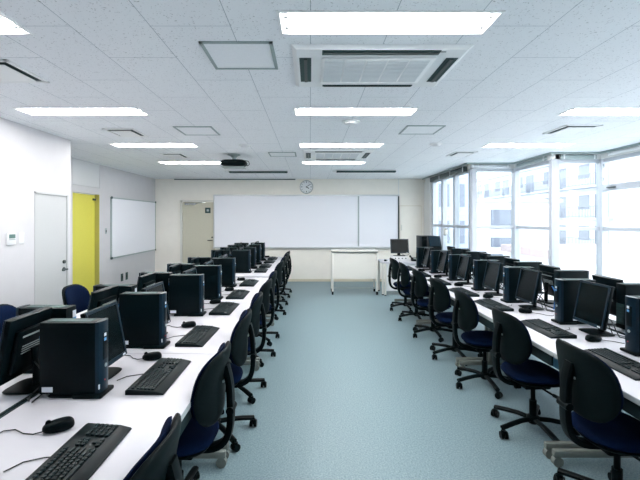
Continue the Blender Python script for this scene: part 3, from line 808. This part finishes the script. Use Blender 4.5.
for i, N in enumerate(RB):
    t = place(TW, (2.92, N + .056, DZ), jit(.015), '%s black tower computer from the camera on the window side of the right desks' % ORD[i], 'tower computers on the window side')
    for nm in ('licence_label', 'licence_band'): bpy.data.objects.remove(child(t, nm))
    place(MO, (2.85, N + .34, DZ), jit(.02), '%s monitor seen from behind on the window side of the right desks' % ORD[i], 'monitors on the window side')
RC = [2.54, 3.50, 4.47, 5.40, 6.36, 7.35, 8.20]
for i, yy in enumerate(RC):
    place(CH, (1.89, yy, 0), (.0, .03, -.04, .05, .02, -.05, .04)[i], '%s navy and black office chair from the camera along the right desks' % ORD[i], 'chairs along the right of the aisle', scale=1.04)
g = G(); g.tube([(x * K, y * K, z) for x, y, z in ((2.62, 4.47, DZ + .25), (2.66, 4.45, DZ + .16), (2.64, 4.46, DZ + .07), (2.66, 4.50, DZ + .006))], .006, n=6)
tag(g.link('network_cable', M['cable_b']), 'blue cable hanging behind the second right monitor', 'cable')

# ------------------------------------------------------------- front of class: caster table, teacher desk, rack, document camera
o = thing('lectern_table', (1.0, 9.5, 0), 0, 'tall white wheeled table with front panel before the back whiteboard', 'table')
G().box(-.52, .52, -.23, .23, .975, 1.0, .004).link('tabletop', M['offwhite'], o)
G().box(-.52, .52, -.234, .234, .955, .9745, .002).link('top_edge', M['dark_metal'], o)
G().box(-.475, .475, -.20, -.185, .36, .954).link('front_panel', M['offwhite'], o)
for sx in (-1, 1):
    for sy in (-1, 1):
        lg = G().box(sx * .50 - .02, sx * .50 + .02, sy * .20 - .02, sy * .20 + .02, .075, .954, .004).link('leg', M['offwhite'], o)
        c = G(); c.cyl((sx * .5 - .018, sy * .2, .036), (sx * .5 + .018, sy * .2, .036), .036, n=16); c.cyl((sx * .5, sy * .2, .05), (sx * .5, sy * .2, .08), .016, n=10); c.link('caster', M['black'], lg)
G().box(-.48, .48, -.01, .01, .10, .14).link('stretcher', M['ventgrey'], o)

o = thing('teacher_desk', (2.08, 9.52, 0), 0, 'white teacher desk with panels beside the tall wheeled table', 'desk')
g = G()
poly = [(-.50, .36), (-.50, -.25), (-.44, -.34), (-.34, -.37), (.40, -.37), (.40, .36)]
a = [g.bm.verts.new((p[0], p[1], .72)) for p in poly]; b = [g.bm.verts.new((p[0], p[1], .75)) for p in poly]
g.bm.faces.new(a); g.bm.faces.new(b[::-1])
for k in range(6): g.bm.faces.new([a[k], b[k], b[(k + 1) % 6], a[(k + 1) % 6]])
g.link('desktop', M['desk'], o)
G().box(-.38, .34, -.30, -.28, .10, .719).link('front_panel', M['white'], o)
for x, y in ((-.45, -.24), (-.41, -.335), (.36, -.33), (-.45, .30), (.36, .30)):
    lg = G().box(x - .02, x + .02, y - .02, y + .02, .02, .719, .004).link('leg', M['offwhite'], o)
    G().cyl((x, y, 0), (x, y, .02), .02, n=12).link('foot', M['black'], lg)
# monitor on a white control box, facing the class
o = tag(thing('control_box', (2.07, 9.60, .75)), 'white control box below the monitor on the teacher desk', 'control box')
G().box(-.19, .19, -.13, .13, .0, .10, .006).link('housing', M['white'], o)
for k in range(4): G().cyl((-.12 + k * .08, -.128, .055), (-.12 + k * .08, -.138, .055), .014, n=10).link('button', M['slot'], o)
tm = place(MO, (2.07, 9.60, .85), -pi / 2, 'black monitor facing the camera on the white teacher desk', 'monitors', scale=1)
tm.scale = (1, 1.1, .9)
place(MS, (1.70, 9.36, .75), -pi / 2, 'small black mouse at the left end of the teacher desk', 'mice', scale=1)
o = tag(thing('telephone', (2.38, 9.42, .75)), 'black telephone on the right end of the teacher desk', 'telephone')
g = G(); g.prism([(-.08, 0), (.08, 0), (.08, .075), (-.08, .03)], -.07, .07); g.link('phone_body', M['black'], o)
g = G(); g.tube([(-.085, -.07, .045), (-.085, -.06, .075), (-.085, .0, .09), (-.085, .06, .11), (-.085, .07, .085)], .022, .018, n=8); g.link('handset', M['black'], o)
G().box(-.03, .05, -.04, .03, .06, .067, mx=Matrix.Rotation(radians(15), 4, 'X')).link('keypad', M['ventgrey'], o, smooth=False)

o = thing('equipment_rack', (2.72, 9.55, 0), 0, 'tall black equipment rack between the teacher desk and the windows', 'cabinet')
G().box(-.205, .195, -.25, .25, .05, 1.32, .008).link('cabinet', M['case'], o)
for k in range(4): G().box(-.185, .175, -.262, -.2505, .16 + k * .28, .16 + k * .28 + .25, .004).link('rack_panel', M['black'], o)
for sx in (-1, 1):
    for sy in (-1, 1): G().cyl((sx * .17, sy * .2, 0), (sx * .17, sy * .2, .05), .025, n=12).link('foot', M['black'], o)
# short shelf desk in front of the windows carrying a sloped console
o = thing('side_table', (2.83, 8.90, 0), 0, 'narrow white table at the far end beside the windows', 'table')
G().box(-.27, .30, -.30, .24, DZ - .03, DZ, .004).link('tabletop', M['desk'], o)
for sx in (-.26, .26):
    for sy in (-.26, .26): G().box(sx - .018, sx + .018, sy - .018, sy + .018, 0, DZ - .031, .003).link('leg', M['leg'], o)
o = thing('control_console', (2.70, 8.98, DZ), 0, 'black sloped console standing before the equipment rack', 'console')
g = G(); g.prism([(-.12, 0), (.12, 0), (.12, .54), (.04, .57), (-.10, .34)], -.13, .13); g.link('housing', M['case'], o)
g = G(); g.quad([(-.115, -.101, .355), (.115, -.101, .355), (.115, .03, .558), (-.115, .03, .558)])
for v in g.bm.verts: v.co += Vector((0, -.004, .003))
g.link('sloped_panel', M['bezel'], o, smooth=False)
o = thing('document_camera', (3.00, 8.95, DZ), 0, 'white document camera on a thin arm in front of the far windows', 'camera')
G().box(-.09, .09, -.09, .09, 0, .03, .008).link('camera_base', M['white'], o)
g = G(); g.tube([(.06, 0, .03), (.10, .0, .20), (.08, 0, .38), (0, 0, .60), (-.05, 0, .70)], .007, n=8); g.link('arm', M['ventgrey'], o)
g = G(); g.tube([(.02, .0, .03), (.05, 0, .22), (.09, 0, .40), (.12, 0, .36), (.13, 0, .24), (.15, 0, .05)], .004, n=6); g.link('cable', M['ventgrey'], o)
g = G(); g.box(-.10, -.035, -.05, .05, .60, .74, .012); hd = g.link('camera_head', M['offwhite'], o)
G().cyl((-.07, 0, .585), (-.07, 0, .6005), .025, n=12).link('lens', M['slot'], hd); G().box(-.095, -.04, -.053, -.049, .715, .735).link('top_switch', M['slot'], hd)

# ------------------------------------------------------------- outside
g = G(); g.quad([(-60, -60, -4), (140, -60, -4), (140, 160, -4), (-60, 160, -4)]); tag(struct(g, 'ground', M['ground']), kind='structure')
o = thing('apartment_building', (30, 47, -4), 0, 'pale apartment building with balcony rows seen through the windows', 'building')
G().box(-5, 6, -14, 16, 0, 11.2).link('wall', M['ext_white'], o, smooth=False)
G().box(-5.5, 6.3, -14.5, 16.5, 11.2, 11.6).link('roof', M['ext_grey'], o, smooth=False)
for fl in range(4):
    z = .2 + fl * 2.8
    for k in range(5):
        y0 = -13 + k * 5.8
        bal = G().box(-6.1, -5, y0, y0 + 5.0, z - .15, z).link('balcony', M['ext_grey'], o, smooth=False)
        r = G(); r.box(-6.1, -6.03, y0, y0 + 5.0, z + .98, z + 1.06); r.box(-6.1, -6.03, y0, y0 + 5.0, z + .1, z + .16)
        for q in range(26): r.box(-6.09, -6.05, y0 + q * .2 - .0, y0 + q * .2 + .05, z, z + 1.0)
        r.link('railing', M['ext_win'], bal, smooth=False)
        G().box(-5.03, -4.98, y0 + .5, y0 + 2.2, z + .05, z + 2.1).link('window', M['ext_win'], o, smooth=False)
        G().box(-5.03, -4.98, y0 + 2.9, y0 + 4.4, z + .8, z + 2.1).link('window', M['ext_win'], o, smooth=False)
o = thing('white_building', (13.5, 30, -4), 0, 'white building with blue window bands behind the farther front window', 'building')
G().box(-1.6, 4.2, -.5, 6, 0, 6.9).link('wall', M['ext_white'], o, smooth=False)
G().box(-1.8, 4.4, -.8, 6.3, 6.9, 7.1).link('roof', M['ext_grey'], o, smooth=False)
for z0, z1, xs_ in ((5.0, 6.4, ((-.6, 1.3),)), (3.7, 4.4, ((-.6, 1.3),)), (2.0, 3.2, ((-.6, .25), (.8, 1.4)))):
    for xa_, xb_ in xs_: G().box(xa_, xb_, -.56, -.48, z0, z1).link('window', M['ext_win'], o, smooth=False)
o = thing('office_block', (8.8, 30, -4), 0, 'pale blue office block seen through the far side window', 'building')
G().box(-1.6, 1.6, -3, 5, 0, 10.5).link('wall', M['extblue'], o, smooth=False)
G().box(-1.7, 1.7, -3.1, 5.1, 10.5, 10.8).link('roof', M['ext_grey'], o, smooth=False)
for fl in range(4):
    G().box(-1.62, 1.62, -3.04, -2.98, 1.2 + fl * 2.4, 1.35 + fl * 2.4).link('floor_band', M['ext_grey'], o, smooth=False)
    for k in range(3): G().box(-1.4 + k, -.7 + k, -3.03, -2.98, 1.7 + fl * 2.4, 3.2 + fl * 2.4).link('window', M['ext_win'], o, smooth=False)
o = thing('low_house', (15.5, 21, -4), 0, 'low white house with a pinkish roof edge outside at right', 'house')
G().box(-2.6, 5, -1.5, 6, 0, 3.6).link('wall', M['ext_white'], o, smooth=False)
G().box(-2.9, 5.3, -1.9, 6.3, 3.6, 4.05).link('roof', M['ext_pink'], o, smooth=False)
G().box(-1.2, .3, -1.56, -1.48, 1.6, 2.8).link('window', M['ext_win'], o, smooth=False)
G().box(.9, .95, -1.54, -1.48, .2, 3.2).link('downpipe', M['ext_grey'], o, smooth=False)
o = thing('garden_wall', (8.6, 13.4, -4), 0, 'pale pinkish boundary wall outside the right windows', 'wall')
G().box(-1.0, 4.2, -.1, .1, 0, 3.95).link('wall', M['ext_white'], o, smooth=False)
G().box(-1.05, 4.25, -.16, .16, 3.95, 4.07).link('coping', M['ext_pink'], o, smooth=False)

# ------------------------------------------------------------- light and camera
w = bpy.data.worlds.new('sky'); SC.world = w; w.use_nodes = True
nt = w.node_tree; bg = nt.nodes['Background']
bg.inputs[0].default_value = (.89, .95, 1.0, 1); bg.inputs[1].default_value = 2.1

cam = bpy.data.cameras.new('camera'); co = bpy.data.objects.new('camera', cam); COL.objects.link(co)
co.location = (0, 0, CAMZ); co.rotation_euler = (pi / 2, 0, 0)
cam.sensor_width = 36; cam.lens = 412 / 640 * 36
cam.shift_x = 9.5 / 640; cam.shift_y = -21 / 640
cam.clip_start = .05; cam.clip_end = 500
SC.camera = co
vs = SC.view_settings
vs.view_transform = 'Standard'; vs.look = 'None'; vs.gamma = 1; vs.use_curve_mapping = False; vs.exposure = 1.45
SC.cycles.use_denoising = True
SC.cycles.max_bounces = 8; SC.cycles.diffuse_bounces = 5; SC.cycles.transparent_max_bounces = 12
SC.cycles.sample_clamp_indirect = 6
